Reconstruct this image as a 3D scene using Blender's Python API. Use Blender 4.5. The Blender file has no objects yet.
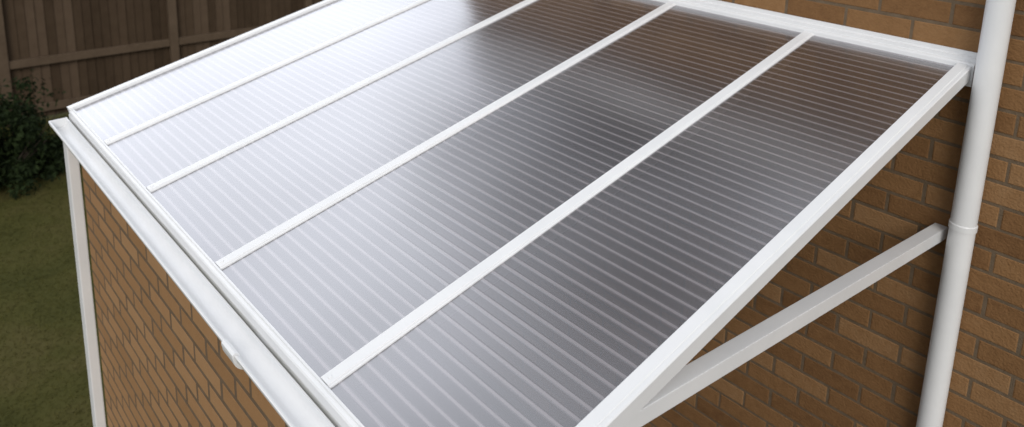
import bpy, bmesh, math, random
from mathutils import Vector, Matrix
random.seed(7)
D=2.0777; A=math.atan(.2649); XB=[.5537,0,-.65,-1.2905,-1.8323,-2.3558]
L=D/math.cos(A); ZW=D*.2649; GZ=-2.1
sc=bpy.context.scene; COL=sc.collection
def empty(name,label,cat,loc=(0,0,0),group=None):
    o=bpy.data.objects.new(name,None); COL.objects.link(o); o.location=loc; o.empty_display_size=.1
    o['label']=label; o['category']=cat
    if group:o['group']=group
    return o
class MB:
    def __init__(s): s.v=[];s.f=[];s.m=[]
    def add(s,v,f,m=0):
        b=len(s.v); s.v+= [tuple(x) for x in v]; s.f+=[tuple(i+b for i in q) for q in f]; s.m+=[m]*len(f)
    def box(s,lo,hi,m=0):
        x0,y0,z0=lo;x1,y1,z1=hi
        s.add([(x0,y0,z0),(x1,y0,z0),(x1,y1,z0),(x0,y1,z0),(x0,y0,z1),(x1,y0,z1),(x1,y1,z1),(x0,y1,z1)],
              [(0,3,2,1),(4,5,6,7),(0,1,5,4),(1,2,6,5),(2,3,7,6),(3,0,4,7)],m)
    def prism(s,a,b,m=0):
        n=len(a); s.add(list(a)+list(b),[tuple(range(n))[::-1],tuple(range(n,2*n))]+[(i,(i+1)%n,n+(i+1)%n,n+i) for i in range(n)],m)
    def tube(s,p0,p1,r0,r1=None,n=24,m=0):
        if r1 is None:r1=r0
        p0=Vector(p0);p1=Vector(p1);d=(p1-p0).normalized()
        u=d.orthogonal().normalized();w=d.cross(u)
        ring=lambda p,r:[p+(u*math.cos(2*math.pi*i/n)+w*math.sin(2*math.pi*i/n))*r for i in range(n)]
        s.prism(ring(p0,r0),ring(p1,r1),m)
    def build(s,name,mats,parent=None,bevel=0,smooth=False,off=(0,0,0),recalc=True):
        me=bpy.data.meshes.new(name); me.from_pydata([(a-off[0],b-off[1],c-off[2]) for a,b,c in s.v],[],s.f)
        for m in (mats if isinstance(mats,(list,tuple)) else [mats]): me.materials.append(m)
        me.polygons.foreach_set('material_index',s.m)
        bm=bmesh.new(); bm.from_mesh(me)
        if recalc: bmesh.ops.recalc_face_normals(bm,faces=bm.faces)
        if bevel:
            bmesh.ops.bevel(bm,geom=[e for e in bm.edges if len(e.link_faces)==2 and e.calc_face_angle(0)>.5],offset=bevel,segments=2,profile=.6,affect='EDGES',clamp_overlap=True)
        bm.to_mesh(me); bm.free()
        if smooth:
            me.polygons.foreach_set('use_smooth',[True]*len(me.polygons))
            try: me.set_sharp_from_angle(angle=math.radians(40))
            except Exception: pass
        o=bpy.data.objects.new(name,me); COL.objects.link(o)
        if parent: o.parent=parent
        return o
# ---------- materials ----------
def mat(name):
    m=bpy.data.materials.new(name); m.use_nodes=True; nt=m.node_tree; nt.nodes.clear()
    o=nt.nodes.new('ShaderNodeOutputMaterial'); return m,nt,o
def N(nt,t,**k):
    n=nt.nodes.new(t)
    for a,b in k.items():
        if a in n.inputs: n.inputs[a].default_value=b
        else: setattr(n,a,b)
    return n
def ramp(nt,stops):
    r=nt.nodes.new('ShaderNodeValToRGB'); e=r.color_ramp.elements
    while len(e)<len(stops): e.new(.5)
    for q,(p,c) in zip(e,stops): q.position=p; q.color=(*c,1)
    return r
def math_(nt,op,a,b):
    n=nt.nodes.new('ShaderNodeMath'); n.operation=op
    for i,v in enumerate((a,b)):
        if isinstance(v,(int,float)): n.inputs[i].default_value=v
        else: nt.links.new(v,n.inputs[i])
    return n.outputs[0]
def simple(name,stops,scale=8,rough=.5,bump=.0,bscale=60,rnd=0,spec=.5,detail=6):
    m,nt,o=mat(name); b=N(nt,'ShaderNodeBsdfPrincipled'); b.inputs['Roughness'].default_value=rough
    b.inputs['Specular IOR Level'].default_value=spec
    tc=N(nt,'ShaderNodeTexCoord'); nz=N(nt,'ShaderNodeTexNoise',Scale=scale,Detail=detail,Roughness=.6)
    nt.links.new(tc.outputs['Object'],nz.inputs['Vector'])
    r=ramp(nt,stops); fac=nz.outputs['Fac']
    if rnd:
        g=N(nt,'ShaderNodeNewGeometry')
        fac=math_(nt,'ADD',math_(nt,'MULTIPLY',g.outputs['Random Per Island'],rnd),math_(nt,'MULTIPLY',nz.outputs['Fac'],1-rnd))
    nt.links.new(fac,r.inputs[0]); nt.links.new(r.outputs[0],b.inputs['Base Color'])
    if bump:
        n2=N(nt,'ShaderNodeTexNoise',Scale=bscale,Detail=5); nt.links.new(tc.outputs['Object'],n2.inputs['Vector'])
        bp=N(nt,'ShaderNodeBump',Strength=bump,Distance=.004); nt.links.new(n2.outputs['Fac'],bp.inputs['Height']); nt.links.new(bp.outputs[0],b.inputs['Normal'])
    nt.links.new(b.outputs[0],o.inputs[0]); return m
WHITE=simple('white_plastic',[(.3,(.75,.76,.77)),(.7,(.81,.815,.82))],6,.32,.04,30)
BRICK=simple('orange_brown_brick',[(.1,(.125,.061,.025)),(.36,(.20,.104,.043)),(.6,(.255,.138,.059)),(.9,(.32,.19,.094))],26,.9,.9,120,.5,.2,9)
BRICK2=simple('tan_orange_brick',[(.1,(.265,.145,.063)),(.4,(.305,.169,.075)),(.6,(.335,.188,.086)),(.9,(.365,.218,.108))],26,.9,.5,120,.5,.2,9)
MORTAR=simple('brown_mortar',[(.3,(.12,.087,.056)),(.7,(.175,.13,.088))],25,.95,.6,160,0,.1)
DARKM=simple('damp_mortar',[(.3,(.125,.087,.055)),(.7,(.17,.124,.083))],25,.95,.6,160,0,.1)
WOOD=simple('weathered_fence_wood',[(.15,(.038,.025,.015)),(.5,(.064,.043,.027)),(.85,(.095,.066,.044))],9,.9,.3,50,.6,.1)
POSTW=simple('pale_fence_post_wood',[(.15,(.075,.052,.034)),(.85,(.12,.086,.058))],9,.9,.3,50,0,.1)
LEAF=simple('bush_leaf',[(.1,(.006,.010,.0035)),(.5,(.011,.019,.0055)),(.9,(.022,.034,.010))],6,.75,0,1,.6,.1)
STEM=simple('bush_stem',[(.3,(.03,.022,.014)),(.7,(.06,.045,.03))],20,.9,.3,60)
GRASSM=simple('grass_blade',[(.3,(.048,.050,.014)),(.5,(.066,.064,.018)),(.7,(.088,.076,.027))],1.6,.85,0,1,.06,.05)
SOIL=simple('lawn_ground',[(.3,(.045,.047,.013)),(.5,(.062,.060,.017)),(.7,(.083,.071,.026))],1.6,.95,.2,30,0,.1)
PAVE=simple('patio_slab',[(.3,(.05,.045,.04)),(.7,(.09,.08,.072))],4,.9,.3,60)
TILE=simple('added_roof_tile',[(.3,(.035,.022,.017)),(.7,(.06,.038,.03))],8,.9,.4,60,.5,.1)
def poly(name,dcol,frac):
    m,nt,o=mat(name)
    tc=N(nt,'ShaderNodeTexCoord')
    nz=N(nt,'ShaderNodeTexNoise',Scale=1.5,Detail=1,Roughness=.4); nt.links.new(tc.outputs['Object'],nz.inputs['Vector'])
    tr=N(nt,'ShaderNodeBsdfTransparent'); tr.inputs[0].default_value=(.44,.385,.38,1)
    df=N(nt,'ShaderNodeBsdfDiffuse'); df.inputs[0].default_value=(dcol,dcol*.90,dcol*.92,1)
    tl=N(nt,'ShaderNodeBsdfTranslucent'); tl.inputs[0].default_value=(.32,.285,.285,1)
    m0=N(nt,'ShaderNodeMixShader'); m0.inputs[0].default_value=.3; nt.links.new(df.outputs[0],m0.inputs[1]); nt.links.new(tl.outputs[0],m0.inputs[2])
    m1=N(nt,'ShaderNodeMixShader'); m1.inputs[0].default_value=frac
    nt.links.new(tr.outputs[0],m1.inputs[1]); nt.links.new(m0.outputs[0],m1.inputs[2])
    rr_=N(nt,'ShaderNodeMapRange'); rr_.inputs['From Min'].default_value=.35; rr_.inputs['From Max'].default_value=.65; rr_.inputs['To Min'].default_value=.20; rr_.inputs['To Max'].default_value=.27
    nt.links.new(nz.outputs['Fac'],rr_.inputs[0])
    gl=N(nt,'ShaderNodeBsdfGlossy'); gl.inputs['Color'].default_value=(.97,.968,1,1); nt.links.new(rr_.outputs[0],gl.inputs['Roughness'])
    bp=N(nt,'ShaderNodeBump',Strength=.3,Distance=.03); nt.links.new(nz.outputs['Fac'],bp.inputs['Height']); nt.links.new(bp.outputs[0],gl.inputs['Normal'])
    # several sheet walls reflect one behind the other: stacked Fresnel
    fr=N(nt,'ShaderNodeFresnel',IOR=2.1).outputs[0]
    fac=math_(nt,'DIVIDE',math_(nt,'MULTIPLY',fr,2.8),math_(nt,'ADD',math_(nt,'MULTIPLY',fr,1.8),1.0))
    m2=N(nt,'ShaderNodeMixShader'); nt.links.new(fac,m2.inputs[0]); nt.links.new(m1.outputs[0],m2.inputs[1]); nt.links.new(gl.outputs[0],m2.inputs[2])
    nt.links.new(m2.outputs[0],o.inputs[0]); return m
POLY=poly('polycarbonate_sheet',.075,.62); MID=poly('polycarbonate_rib_edge',.17,.68); RIB=poly('polycarbonate_rib',.33,.79)
# ---------- brick walls ----------
def bricks(mb,o,u,n,width,z0,z1,BL=.215,BH=.065,J=.010,PR=.003):
    rows=int((z1-z0)/(BH+J))
    for r in range(rows+1):
        zb=z0+r*(BH+J); zt=min(zb+BH,z1)
        if zt-zb<.02: continue
        x=-(BL+J)/2 if r%2 else 0.0
        while x<width:
            a=max(x,0);b=min(x+BL,width)
            if b-a>.02:
                j=random.uniform(-.0015,.0015); pr=PR*random.uniform(.75,1.25); c=.004; dz=random.uniform(-.0012,.0012)
                def pt(uu,zz,nn): return (o[0]+u[0]*uu+n[0]*nn,o[1]+u[1]*uu+n[1]*nn,zz)
                A0,B0,Z0,Z1=a+j*(a>0),b+j*(b<width),zb+dz,zt+dz
                v=[pt(A0,Z0,-.004),pt(B0,Z0,-.004),pt(B0,Z1,-.004),pt(A0,Z1,-.004),
                   pt(A0,Z0,pr-.002),pt(B0,Z0,pr-.002),pt(B0,Z1,pr-.002),pt(A0,Z1,pr-.002),
                   pt(A0+c,Z0+c*.7,pr),pt(B0-c,Z0+c*.7,pr),pt(B0-c,Z1-c*.7,pr),pt(A0+c,Z1-c*.7,pr)]
                f=[(0,1,5,4),(1,2,6,5),(2,3,7,6),(3,0,4,7),(4,5,9,8),(5,6,10,9),(6,7,11,10),(7,4,8,11),(8,9,10,11),(3,2,1,0)]
                mb.add(v,f,0)
            x+=BL+J
XN=XB[0]; XF=XB[-1]; HZ=1.14
house=empty('brick_house','orange brown brick house wall behind the lean-to roof and white downpipe','house',(0,0,GZ)); off=(0,0,GZ)
mb=MB(); hx0=XF-.05; hx1=XN+2.2  # unseen far end and wall top set so the panels reflect sky
mb.box((hx0,0,GZ),(hx1,.3,HZ),1); bricks(mb,(hx0,0),(1,0),(0,-1),hx1-hx0,GZ+.01,HZ,.23,.070,.011,.002)
mb.build('wall',[BRICK,MORTAR],house,off=off)
mb=MB(); mb.box((hx0-.1,-.08,HZ+.002),(hx1+.1,.3,HZ+.012)); mb.box((hx0-.1,-.10,HZ-.01),(hx1+.1,-.0805,HZ+.20)); mb.build('added_fascia',WHITE,house,off=off)  # unseen white band, added to reflect as a pale streak in the panels
mb=MB(); RS=.7
for r in range(12):
    y=-.13+r*.18; z=HZ+.20+(y+.13)*RS
    x=hx0-.12
    while x<hx1+.1:
        q=[(y,z),(y+.24,z+.24*RS-.012),(y+.24,z+.24*RS+.006),(y,z+.022)]
        mb.prism([(x,a,b) for a,b in q],[(x+.295,a,b) for a,b in q]); x+=.3
mb.build('roof',TILE,house,off=off)  # unseen house roof, added; pitch shaped by what the panels reflect
yf=-D-.012; wx0=XF+.13
fw=empty('low_brick_wall','low tan orange brick wall standing under the white gutter','wall',(0,yf,GZ))
mb=MB(); fz1=-.10
mb.box((wx0,yf,GZ),(XN-.03,yf+.1,fz1),1); bricks(mb,(wx0,yf),(1,0),(0,-1),XN-.03-wx0,GZ+.01,fz1,.215,.063,.012,.0005)
bricks(mb,(XN-.03,yf),(0,1),(1,0),.1,GZ+.01,fz1,.215,.063,.012,.0005)
mb.build('brickwork',[BRICK2,DARKM],fw,off=(0,yf,GZ))
# ---------- lean-to ----------
roof=empty('lean_to_roof','white framed lean-to roof glazed with five ribbed polycarbonate panels','lean-to roof',(0,0,0))
ca,sa=math.cos(A),math.sin(A)
def rp(x,s,h): return (x,-D+s*ca-h*sa,s*sa+h*ca)
def bar_prof(x,s,w,top,bot,c=.002):
    return [rp(x-w/2,s,bot),rp(x+w/2,s,bot),rp(x+w/2,s,top-c),rp(x+w/2-c,s,top),rp(x-w/2+c,s,top),rp(x-w/2,s,top-c)]
NR=60; LE=L-.027; PH=-.008
for i in range(5):
    x1=XB[i]-.018; x0=XB[i+1]+.018
    mb=MB(); per=L/NR
    prof=[]
    for k in range(NR):
        b=k*per
        prof+=[(b,PH,0),(b+per*.58,PH,1),(b+per*.68,PH+.0001,2),(b+per*.86,PH+.0001,1),(b+per*.96,PH,0)]
    prof.append((L,PH,0)); prof=[q for q in prof if q[0]<=LE]
    vs=[]
    for s_,h_,_ in prof: vs+=[rp(x0,s_,h_),rp(x1,s_,h_)]
    mb.add(vs,[],0)
    for k,(s_,h_,mm) in enumerate(prof[:-1]): mb.f.append((2*k,2*k+1,2*k+3,2*k+2)); mb.m.append(mm)
    mb.build('polycarbonate_panel',[POLY,MID,RIB],roof,recalc=False)
for i,x in enumerate(XB):
    mb=MB()
    if i in (0,5):
        mb.prism(bar_prof(x,-.018,.048,.003,-.042,.003),bar_prof(x,LE,.048,.003,-.042,.003))
        sgn=1 if i==0 else -1
        mb.prism(bar_prof(x-sgn*.006,-.018,.032,.006,.0025,.0015),bar_prof(x-sgn*.006,LE,.032,.006,.0025,.0015))
        mb.build('end_rafter',WHITE,roof)
    else:
        mb.prism(bar_prof(x,.0005,.046,-.002,-.009),bar_prof(x,LE,.046,-.002,-.009))
        mb.prism(bar_prof(x,.0005,.034,.001,-.0025,.0015),bar_prof(x,LE,.034,.001,-.0025,.0015))
        mb.prism(bar_prof(x,0.03,.03,-.02,-.06),bar_prof(x,LE,.03,-.02,-.06))
        b=mb.build('glazing_bar',WHITE,roof)
        c=MB(); c.tube(rp(x,.016,.0005),rp(x,.016,.0035),.006,.0045,16); c.build('screw_cap',WHITE,b)
mb=MB(); xa,xb=XF-.03,XN+.03
pl=lambda x:[(x,-.005,ZW-.075),(x,-.034,ZW-.075),(x,-.034,ZW-.004),(x,-.031,ZW+.002),(x,-.018,ZW+.005),(x,-.018,ZW+.018),(x,-.010,ZW+.021),(x,-.010,ZW+.036),(x,-.005,ZW+.036)]
mb.prism(pl(xa),pl(xb)); mb.build('wall_plate',WHITE,roof)
mb=MB(); ea=lambda x:[(x,-D+.05,-.10),(x,-D-.012,-.10),(x,-D-.012,-.040),(x,-D+.05,-.014)]
mb.prism(ea(XF-.025),ea(XN+.025)); mb.build('eaves_beam',WHITE,roof)
mb=MB(); ea=lambda x:[(x,-D-.001,-.0285),(x,-D-.019,-.036),(x,-D-.019,-.012),(x,-D-.016,-.008),(x,-D-.008,-.006),(x,-D-.007,-.001),(x,-D-.001,-.0005)]
mb.prism(ea(XF+.0255),ea(XN-.0255)); mb.build('eaves_trim',WHITE,roof)
# half-round gutter hung a step below the eaves beam
GY=-D-.023; GR=.035; GC=(GY-.0355,-.060)
def arc(r,a0,a1,n=14): return [(GC[0]+r*math.cos(math.radians(a0+(a1-a0)*i/n)),GC[1]+r*math.sin(math.radians(a0+(a1-a0)*i/n))) for i in range(n+1)]
def gp(x):
    out=arc(GR,0,-180)
    lip=[(GC[0]-GR-.003,GC[1]+.001),(GC[0]-GR-.004,GC[1]+.006),(GC[0]-GR-.001,GC[1]+.010),(GC[0]-GR+.004,GC[1]+.008),(GC[0]-GR+.005,GC[1]+.002)]
    inn=arc(GR-.004,-176,-4)
    back=[(GC[0]+GR-.004,GC[1]+.012),(GC[0]+GR,GC[1]+.012)]
    return [(x,a,b) for a,b in out+lip+inn+back]
mb=MB(); gx0,gx1=XF-.012,XN+.05
mb.prism(gp(gx0+.004),gp(gx1-.004)); gut=mb.build('gutter',WHITE,roof,smooth=True)
for xx in (gx0,gx1-.004):
    c=MB(); q=[(a,b) for a,b in arc(GR+.001,0,-180)]+[(GC[0]-GR-.003,GC[1]+.010),(GC[0]+GR,GC[1]+.013)]
    c.prism([(xx,a,b) for a,b in q],[(xx+.0038,a,b) for a,b in q]); c.build('gutter_end',WHITE,gut)
jx=-.322
q=arc(GR+.009,-8,-176)+[(GC[0]-GR-.0105,GC[1]+.004),(GC[0]-GR-.010,GC[1]+.011),(GC[0]-GR-.003,GC[1]+.0165),(GC[0]-GR+.005,GC[1]+.0135),(GC[0]-GR+.009,GC[1]+.006),(GC[0]-GR+.0053,GC[1]+.002),(GC[0]-GR+.0045,GC[1]+.0085),(GC[0]-GR-.001,GC[1]+.0106),(GC[0]-GR-.0046,GC[1]+.0062),(GC[0]-GR-.0036,GC[1]+.0005)]+arc(GR+.0005,-178,-8)
c=MB(); c.prism([(jx-.036,a,b) for a,b in q],[(jx+.036,a,b) for a,b in q]); c.build('gutter_clip',WHITE,gut,smooth=True)
xx=XF+.09
mb=MB(); mb.box((xx-.035,-D-.062,GZ),(xx+.035,-D-.018,-.097)); mb.build('post',WHITE,roof,bevel=.005)
a=Vector((-.006,-.062)); b=Vector((-1.78,.053)); u=(b-a).normalized(); w=Vector((-u.y,u.x)); hw=.022
pf=lambda x:[(x,*(a+w*hw)),(x,*(a-w*hw)),(x,*(b-w*hw)),(x,*(b+w*hw))]
mb=MB(); mb.prism(pf(XN-.0215),pf(XN+.0215)); mb.build('brace',WHITE,roof,bevel=.002)
# ---------- downpipe ----------
px,pr,zc=.635,.040,.008
dp=empty('downpipe','tall white downpipe fixed to the brick wall beside the roof','downpipe',(px,-.055,GZ)); off=(px,-.055,GZ)
mb=MB(); mb.tube((px,-.055,GZ),(px,-.055,HZ-.011),pr,pr,40); mb.build('pipe',WHITE,dp,smooth=True,off=off)
mb=MB(); mb.tube((px,-.055,zc-.011),(px,-.055,zc+.008),pr+.003,pr+.003,40); mb.tube((px,-.055,zc+.0081),(px,-.055,zc+.011),pr+.003,pr+.001,40)
mb.build('collar',WHITE,dp,smooth=True,off=off)
mb=MB(); mb.box((px-.015,-.03,zc-.012),(px+.015,-.002,zc+.012)); mb.build('wall_bracket',WHITE,dp,off=off)
# ---------- ground ----------
def structure(name,mb,m):
    o=mb.build(name,m); o['kind']='structure'; return o
mb=MB(); mb.add([(-120,-120,GZ),(120,-120,GZ),(120,120,GZ),(-120,120,GZ)],[(0,1,2,3)]); structure('ground',mb,SOIL)
mb=MB()
for ix in range(12):
    for iy in range(6):
        x=XF-.2+ix*.45; y=-D+.12+iy*.45
        if y+.44>0: continue
        mb.box((x,y,GZ+.004),(x+.44,y+.44,GZ+.035+random.uniform(0,.002)))
structure('patio',mb,PAVE)
# fence
fx=-8.55; yp=.32; FH=1.88; bay=1.83
fen=empty('wooden_fence','dark weathered featherboard garden fence at the back of the lawn','fence',(fx,yp,GZ)); off=(fx,yp,GZ)
for kb in range(-3,4):
    y0=yp+kb*bay
    mb=MB(); mb.box((fx-.05,y0-.05,GZ),(fx+.05,y0+.05,GZ+FH+.05)); mb.build('post',POSTW,fen,bevel=.006,off=off)
    mb=MB(); y=y0+.052
    while y<y0+bay-.06:
        w_=.115; e=min(y+w_,y0+bay-.052); zt=GZ+FH-random.uniform(0,.012); t=random.uniform(-.002,.002)
        q=[(fx-.028,y,GZ+.03),(fx-.013+t,e,GZ+.03),(fx-.029+t,e,GZ+.03),(fx-.038,y,GZ+.03)]
        mb.prism(q,[(p_,q_,zt) for p_,q_,_ in q]); y+=.095
    mb.build('board_panel',WOOD,fen,off=off)
    for zr in (.15,.70,1.55):
        mb=MB(); mb.box((fx-.008,y0+.052,GZ+zr-.045),(fx+.035,y0+bay-.052,GZ+zr+.045)); mb.build('rail',POSTW,fen,bevel=.004,off=off)
# bush
bc=Vector((-6.95,-1.82,GZ))
bush=empty('garden_bush','dark green leafy bush growing in front of the wooden fence','bush',bc)
mb=MB()
for k in range(14):
    an=random.uniform(0,6.28); e=bc+Vector((math.cos(an)*.4,math.sin(an)*.5,random.uniform(.4,.85))); mb.tube(bc,e,.012,.004,6)
mb.build('stem',STEM,bush,off=bc)
mb=MB()
clumps=[]
while len(clumps)<75:
    x,y,z=random.uniform(-1,1),random.uniform(-1,1),random.uniform(0,1)
    if x*x+y*y+z*z<1: clumps.append((bc+Vector((x*.5,y*.60,z*.82+.05)),1))
for k in range(16):     # loose sprays breaking the outline
    an=random.uniform(0,6.28); el=random.uniform(.15,1.3)
    clumps.append((bc+Vector((math.cos(an)*math.cos(el)*.58,math.sin(an)*math.cos(el)*.70,math.sin(el)*.98)),.3))
for c,dn in clumps:
    rad=random.uniform(.08,.20)
    for k in range(int(165*dn)):
        d=Vector((random.gauss(0,1),random.gauss(0,1),random.gauss(0,1))).normalized()*rad*random.uniform(.4,1.15)
        p=c+d
        if p.z<GZ+.02: continue
        nrm=(d.normalized()+Vector((random.uniform(-.6,.6),random.uniform(-.6,.6),random.uniform(0,.8)))).normalized()
        u=nrm.orthogonal().normalized(); v=nrm.cross(u); t=random.uniform(0,6.28); u,v=u*math.cos(t)+v*math.sin(t),v*math.cos(t)-u*math.sin(t)
        l=random.uniform(.018,.036); w_=l*.45
        mb.add([p-u*l,p+v*w_,p+u*l-nrm*.01,p-v*w_],[(0,1,2,3)])
mb.build('foliage',LEAF,bush,off=bc)
# grass
mb=MB()
for k in range(80000):
    x=random.uniform(fx,XF+.1); y=random.uniform(-D-1.6,-D+2.6)
    if x>XF-.2 and y>-D-.1: continue
    h=random.uniform(.006,.016); an=random.uniform(0,6.28); w_=.004; dx,dy=math.cos(an)*w_,math.sin(an)*w_; lx,ly=random.gauss(0,.025),random.gauss(0,.025)
    mb.add([(x-dx,y-dy,GZ),(x+dx,y+dy,GZ),(x+lx,y+ly,GZ+h)],[(0,1,2)])
o=mb.build('grass',GRASSM); o['kind']='stuff'; o['label']='short patchy lawn grass between the fence and the brick wall'; o['category']='grass'
# ---------- world, light, camera ----------
w=bpy.data.worlds.new('World'); sc.world=w; w.use_nodes=True; nt=w.node_tree; nt.nodes.clear()
EL,AZ=math.radians(34),math.radians(130)
sky=nt.nodes.new('ShaderNodeTexSky'); sky.sky_type='NISHITA'; sky.sun_disc=False; sky.sun_elevation=EL; sky.sun_rotation=AZ; sky.air_density=1; sky.dust_density=5; sky.ozone_density=1
hs=nt.nodes.new('ShaderNodeHueSaturation'); hs.inputs['Saturation'].default_value=.5
nt.links.new(sky.outputs[0],hs.inputs['Color'])
# added sky lobes shaping panel reflections: bright low west, greyer overhead, uneven noise
tc=nt.nodes.new('ShaderNodeTexCoord')
def lobe(d,a,b,lo,hi):
    dot=nt.nodes.new('ShaderNodeVectorMath'); dot.operation='DOT_PRODUCT'; nt.links.new(tc.outputs['Generated'],dot.inputs[0]); dot.inputs[1].default_value=Vector(d).normalized()
    mr=nt.nodes.new('ShaderNodeMapRange'); mr.interpolation_type='SMOOTHSTEP'
    for k_,v_ in (('From Min',a),('From Max',b),('To Min',lo),('To Max',hi)): mr.inputs[k_].default_value=v_
    nt.links.new(dot.outputs['Value'],mr.inputs[0]); return mr.outputs[0]
val=lobe((-.9,.22,.38),.79,.965,6.2,18.5)  # added bright lobe, whitens the far panels by reflection
for d_,a_,b_,hi_ in (((-.544,.378,.752),.970,.996,.05),((-.67,.353,.653),.978,.998,.30),((-.46,.54,.70),.985,.998,2.3)):  # added dark and pale lobes, reflected as smudge and sheen on near panels
    val=math_(nt,'MULTIPLY',val,lobe(d_,a_,b_,1.0,hi_))
cn=N(nt,'ShaderNodeTexNoise',Scale=2.6,Detail=2,Roughness=.4); nt.links.new(tc.outputs['Generated'],cn.inputs['Vector'])
cr=N(nt,'ShaderNodeMapRange'); cr.inputs['From Min'].default_value=.32; cr.inputs['From Max'].default_value=.68; cr.inputs['To Min'].default_value=.85; cr.inputs['To Max'].default_value=1.15; nt.links.new(cn.outputs['Fac'],cr.inputs[0])
val=math_(nt,'MULTIPLY',val,cr.outputs[0])
cc=nt.nodes.new('ShaderNodeVectorMath'); cc.operation='SCALE'; cc.inputs[0].default_value=(.94,.975,1.045); nt.links.new(val,cc.inputs['Scale'])
mx=nt.nodes.new('ShaderNodeMix'); mx.data_type='RGBA'; mx.inputs[0].default_value=.85
nt.links.new(hs.outputs[0],mx.inputs[6]); nt.links.new(cc.outputs[0],mx.inputs[7])
bg=nt.nodes.new('ShaderNodeBackground'); bg.inputs[1].default_value=.13; wo=nt.nodes.new('ShaderNodeOutputWorld')
nt.links.new(mx.outputs[2],bg.inputs[0]); nt.links.new(bg.outputs[0],wo.inputs[0])
sl=bpy.data.lights.new('sun','SUN'); sl.energy=1.4; sl.angle=math.radians(28); sl.color=(1,.96,.9)
so=bpy.data.objects.new('sun',sl); COL.objects.link(so)
sd=Vector((math.sin(AZ)*math.cos(EL),math.cos(AZ)*math.cos(EL),math.sin(EL))); so.rotation_euler=sd.to_track_quat('Z','Y').to_euler()
cd=bpy.data.cameras.new('camera'); co=bpy.data.objects.new('camera',cd); COL.objects.link(co); sc.camera=co
yaw,pit,rol=.7173,.2272,.0275
F=Vector((-math.cos(yaw)*math.cos(pit),math.sin(yaw)*math.cos(pit),-math.sin(pit))); R0=F.cross(Vector((0,0,1))).normalized(); U0=R0.cross(F)
R=R0*math.cos(rol)+U0*math.sin(rol); U=-R0*math.sin(rol)+U0*math.cos(rol)
co.matrix_world=Matrix(((R[0],U[0],-F[0],1.4743),(R[1],U[1],-F[1],-2.8205),(R[2],U[2],-F[2],1.2432),(0,0,0,1)))
cd.sensor_width=36; cd.lens=795.5/1024*36; cd.shift_x=.66/1024; cd.shift_y=-195.16/1024; cd.clip_start=.02; cd.clip_end=500
cd.dof.use_dof=True; cd.dof.focus_distance=2.2; cd.dof.aperture_fstop=3.2
sc.view_settings.view_transform='Standard'; sc.view_settings.look='None'; sc.view_settings.exposure=0
